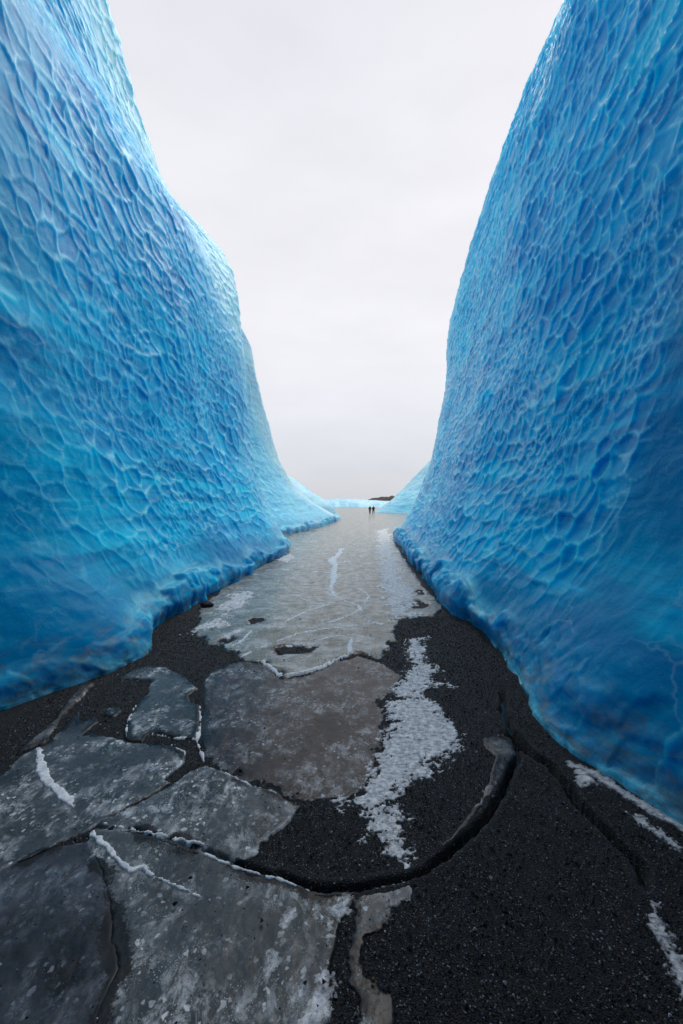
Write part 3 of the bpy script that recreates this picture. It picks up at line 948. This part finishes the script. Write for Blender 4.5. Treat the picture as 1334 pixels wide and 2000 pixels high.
vein([(668, 1072), (660, 1085), (648, 1094), (654, 1105), (652, 1130), (646, 1150), (655, 1168)], [4, 6, 8, 6, 7, 5, 4], stream, 9, 0.03)
vein([(648, 1094), (660, 1100), (690, 1095)], 4, stream, 10, 0.03)
vein([(652, 1120), (600, 1116), (545, 1112)], 3, stream, 11, 0.03)
vein([(552, 1323), (590, 1316), (630, 1304), (655, 1290), (690, 1276)], [5, 6, 6, 4, 3], stream, 12, 0.03)
vein([(512, 1292), (532, 1308), (548, 1321)], 4, stream, 13, 0.03)
vein([(685, 1250), (682, 1265), (684, 1277)], [4, 7, 5], stream, 14, 0.03)
vein([(640, 1160), (668, 1172), (700, 1185), (712, 1205)], [3, 4, 5, 2], stream, 15, 0.03)
vein([(470, 1285), (520, 1262), (580, 1240), (640, 1228), (700, 1222)], [3, 3, 4, 3, 2], stream, 16, 0.03)
vein([(560, 1215), (600, 1195), (645, 1180)], 4, stream, 17, 0.03)
vein([(440, 1272), (470, 1255), (490, 1235)], 3, stream, 19, 0.03)
vein([(720, 1215), (745, 1222), (760, 1215)], 3, stream, 20, 0.03)
vein([(560, 1262), (600, 1257), (650, 1245), (690, 1240)], [2, 3, 3, 2], stream, 21, 0.03)
vein([(585, 1168), (620, 1181), (652, 1177)], [2, 4, 3], stream, 22, 0.03)
vein([(700, 1150), (722, 1165), (704, 1190)], [2, 3, 2], stream, 23, 0.03)
vein([(610, 1226), (650, 1215), (690, 1200), (706, 1188)], [2, 3, 3, 2], stream, 24, 0.03)
vein([(655, 1130), (690, 1134), (725, 1128)], [3, 2, 2], stream, 25, 0.03)
vein([(540, 1135), (580, 1142), (645, 1140)], [2, 2, 3], stream, 26, 0.03)


# water in the cracks
def ribbon(name, P, W, z, mat, extra=0.02):
    V, Q = [], []
    for i in range(len(P)):
        a, b = P[max(0, i - 1)], P[min(len(P) - 1, i + 1)]
        t = np.array(b) - np.array(a)
        t = t / (np.linalg.norm(t) + 1e-9)
        n = np.array((-t[1], t[0]))
        w = W[i] + extra
        V += [(*(P[i] + n * w), z), (*(P[i] - n * w), z)]
        if i:
            k = 2 * i
            Q.append((k - 2, k - 1, k + 1, k))
    return link(name, mesh_np(name, np.array(V), np.array(Q)), mat)


mw = NT('black_water')
M_water = mw.set(color=(0.004, 0.007, 0.010), rough=0.06, ior=1.33, normal=mw.bump(mw.noise(9, 3), 0.1, 0.01))
tag(ribbon('water', CR_A, CRACK_A_W, -0.085, M_water), 'black water at the bottom of the long curved crack', None, None, 'structure')
tag(ribbon('water', CR_B, CRACK_B_W, -0.085, M_water), 'black water in the crack leaving the right wall', None, None, 'structure')

# ---------------------------------------------------------------- gravel grains
def inside_any(X, Y):
    m = np.full(X.shape, -1.0)
    for f, (x0, x1, y0, y1) in PLATE_SDF:
        s = (X > x0) & (X < x1) & (Y > y0) & (Y < y1)
        if s.any():
            m[s] = np.maximum(m[s], f(X[s], Y[s]))
    return m


NG = 70000
u = RNG.random(NG)
gy = 1.3 + 7.2 * u ** 1.7
gx = (RNG.random(NG) * 2 - 1) * np.minimum(0.92 * gy + 0.1, np.where(gy < 3.2, 3.0, 3.6))
ins = inside_any(gx, gy)
cdg = crack_dist(gx, gy)
ok = ((ins < 0) | (RNG.random(NG) < 0.035)) & (cdg > 0.015)
ok &= (gx < base_R(gy) + 0.05) & (gx > -base_L(gy) - 0.05)
gx, gy, ins = gx[ok], gy[ok], ins[ok]
n = len(gx)
size = 0.0024 + 0.0050 * RNG.random(n) ** 3.0 + 0.0006 * gy + 0.012 * RNG.random(n) ** 40
octv = np.array([(1, 0, 0), (-0.3, 0.9, 0), (-0.7, -0.8, 0), (0, 0, 0.8), (0.2, 0.1, -0.7), (0.5, 0.7, 0.3)])
tri = np.array([(0, 5, 3), (5, 1, 3), (1, 2, 3), (2, 0, 3), (0, 2, 4), (2, 1, 4), (1, 5, 4), (5, 0, 4)])
ang = RNG.random(n) * 6.283
jit = 1 + 0.35 * (RNG.random((n, 6, 3)) - 0.5)
Vg = octv[None] * jit * size[:, None, None]
ca, sa = np.cos(ang)[:, None], np.sin(ang)[:, None]
Vr = np.stack([Vg[..., 0] * ca - Vg[..., 1] * sa, Vg[..., 0] * sa + Vg[..., 1] * ca, Vg[..., 2]], -1)
zb = 0.012 * fbm(gx * 1.3, gy * 1.3, 4, 1) + 0.001 + np.where(ins > 0, 0.026, 0.0)
Vr = Vr + np.stack([gx, gy, zb], -1)[:, None, :]
Tg = (tri[None] + 6 * np.arange(n)[:, None, None]).reshape(-1, 3)
tone = RNG.random(n)
mg = NT('gravel_grain')
tn = mg.attr('tone')
cg = mg.mix(tn, (0.007, 0.007, 0.008), (0.040, 0.039, 0.040))
cg = mg.mix(mg.rng(tn, 0.86, 0.99), cg, (0.42, 0.43, 0.44))
M_grain = mg.set(color=cg, rough=0.55, spec=0.4)
grains = link('gravel', mesh_np('gravel', Vr.reshape(-1, 3), Tg, {'tone': np.repeat(tone, 6)}, smooth=False), M_grain)
tag(grains, 'loose black gravel grains strewn over the gorge floor', 'gravel', None, 'stuff')


# stones
def stone(name, label, px, py, r, colr, seed, z=0.0):
    bm = bmesh.new()
    bmesh.ops.create_icosphere(bm, subdivisions=3, radius=1.0)
    for v in bm.verts:
        c = np.array(v.co[:])
        k = 1 + 0.25 * float(fbm(np.array([c[0] * 1.3 + seed]), np.array([c[1] * 1.3 + c[2]]), 3, seed)[0])
        v.co = Vector((c[0] * r * 1.2 * k, c[1] * r * 0.95 * k, c[2] * r * 0.7 * k))
    for f in bm.faces:
        f.smooth = True
    me = bpy.data.meshes.new(name)
    bm.to_mesh(me)
    bm.free()
    o = link(name, me, mat_plain(name + '_rock', colr, 0.75, 0.5, 60))
    x, y = ground_pt(px, py)
    o.location = (x, y, z + r * 0.45)
    tag(o, label, 'stone')
    return o


stone('stone', 'small rusty brown stone on the grey ice tongue at bottom', 729, 1922, 0.010, (0.12, 0.055, 0.03), 3, 0.02)
stone('stone', 'flat black stone on the ground at the foot of the left wall', 404, 1186, 0.13, (0.012, 0.012, 0.013), 5, 0.0)


# ---------------------------------------------------------------- people
def skin(name, joints, edges, radii, mat, parent, root=0):
    me = bpy.data.meshes.new(name)
    me.from_pydata(joints, edges, [])
    o = link(name, me, mat, parent)
    sk = o.modifiers.new('skin', 'SKIN')
    sk.use_smooth_shade = True
    if not me.skin_vertices:
        bpy.context.view_layer.objects.active = o
        bm = bmesh.new()
        bm.from_mesh(me)
        bm.verts.layers.skin.verify()
        bm.to_mesh(me)
        bm.free()
    for i, r in enumerate(radii):
        rr = r if isinstance(r, tuple) else (r, r)
        me.skin_vertices[0].data[i].radius = rr
        me.skin_vertices[0].data[i].use_root = (i == root)
    ss = o.modifiers.new('subd', 'SUBSURF')
    ss.levels = 1
    ss.render_levels = 1
    return o


M_skin = mat_plain('skin', (0.42, 0.27, 0.20), 0.6, 0.1)


def person(px, label, rz, jacket, trousers, hatc, stance, arm_bend, hood):
    D = 83.0
    root = bpy.data.objects.new('person', None)
    col.objects.link(root)
    root.location = ((px - CX) / F * D, D, 0.03)
    root.rotation_euler = (0, 0, rz)
    tag(root, label, 'person', 'walkers on the frozen stream')
    s = stance
    a = arm_bend
    # body: one continuous figure (head, neck, trunk, arms, legs)
    J = [(0, 0, .95), (0, 0, 1.15), (0, .01, 1.36), (0, .0, 1.48), (0, -.01, 1.57), (0, -.015, 1.68),
         (-.19, 0, 1.41), (-.25, .02, 1.14), (-.21 + a * .06, -.10 - a * .12, .93 + a * .1), (.19, 0, 1.41), (.25, .02, 1.14), (.21 - a * .06, -.10 - a * .12, .93 + a * .1),
         (-.09, 0, .88), (-.10 - s, -.01, .48), (-.10 - s * 1.6, .02, .09), (-.11 - s * 1.6, -.13, .05),
         (.09, 0, .88), (.10 + s, -.03, .48), (.10 + s * 1.6, .0, .09), (.11 + s * 1.6, -.15, .05)]
    E = [(0, 1), (1, 2), (2, 3), (3, 4), (4, 5), (2, 6), (6, 7), (7, 8), (2, 9), (9, 10), (10, 11), (0, 12), (12, 13), (13, 14), (14, 15), (0, 16), (16, 17), (17, 18), (18, 19)]
    Rr = [.14, .14, .15, .06, .075, .085, .07, .05, .035, .07, .05, .035, .09, .06, .045, .04, .09, .06, .045, .04]
    skin('body', J, E, Rr, M_skin, root)
    # clothing over it
    jm = mat_plain('jacket_cloth', jacket, 0.85)
    tm = mat_plain('trouser_cloth', trousers, 0.85)
    bmt = mat_plain('boot_leather', (0.012, 0.011, 0.010), 0.7)
    hm = mat_plain('hat_knit', hatc, 0.9)
    Jj = [(0, 0, .86), (0, 0, 1.12), (0, .01, 1.36), (0, 0, 1.47)] + J[6:12]
    skin('jacket', Jj, [(0, 1), (1, 2), (2, 3), (2, 4), (4, 5), (5, 6), (2, 7), (7, 8), (8, 9)], [(.20, .16), (.19, .16), (.19, .16), .09, .10, .075, .06, .10, .075, .06], jm, root)
    Jt = [(0, 0, .95)] + [J[12], J[13], (J[14][0], J[14][1], .13)] + [J[16], J[17], (J[18][0], J[18][1], .13)]
    skin('trousers', Jt, [(0, 1), (1, 2), (2, 3), (0, 4), (4, 5), (5, 6)], [.17, .115, .085, .07, .115, .085, .07], tm, root)
    for k in (14, 18):
        x, y, z = J[k]
        skin('boot', [(x, y, .16), (x, y + .01, .06), (x, y - .14, .045)], [(0, 1), (1, 2)], [.07, .065, .05], bmt, root)
    skin('hood' if hood else 'hat', [(0, .02, 1.66), (0, .0, 1.74)] if not hood else [(0, .04, 1.55), (0, .03, 1.66), (0, .02, 1.74)],
         [(0, 1)] if not hood else [(0, 1), (1, 2)], [.11, .075] if not hood else [.11, .12, .08], hm, root)
    return root


person(722.5, 'left walker in a black hooded coat standing far up the frozen stream', math.radians(200), (0.010, 0.011, 0.016), (0.010, 0.010, 0.013), (0.010, 0.010, 0.014), 0.0, 0.9, True)
person(729.3, 'right walker in a dark navy jacket with legs apart on the far ice', math.radians(172), (0.012, 0.014, 0.024), (0.010, 0.011, 0.015), (0.014, 0.013, 0.014), 0.035, 0.6, False)
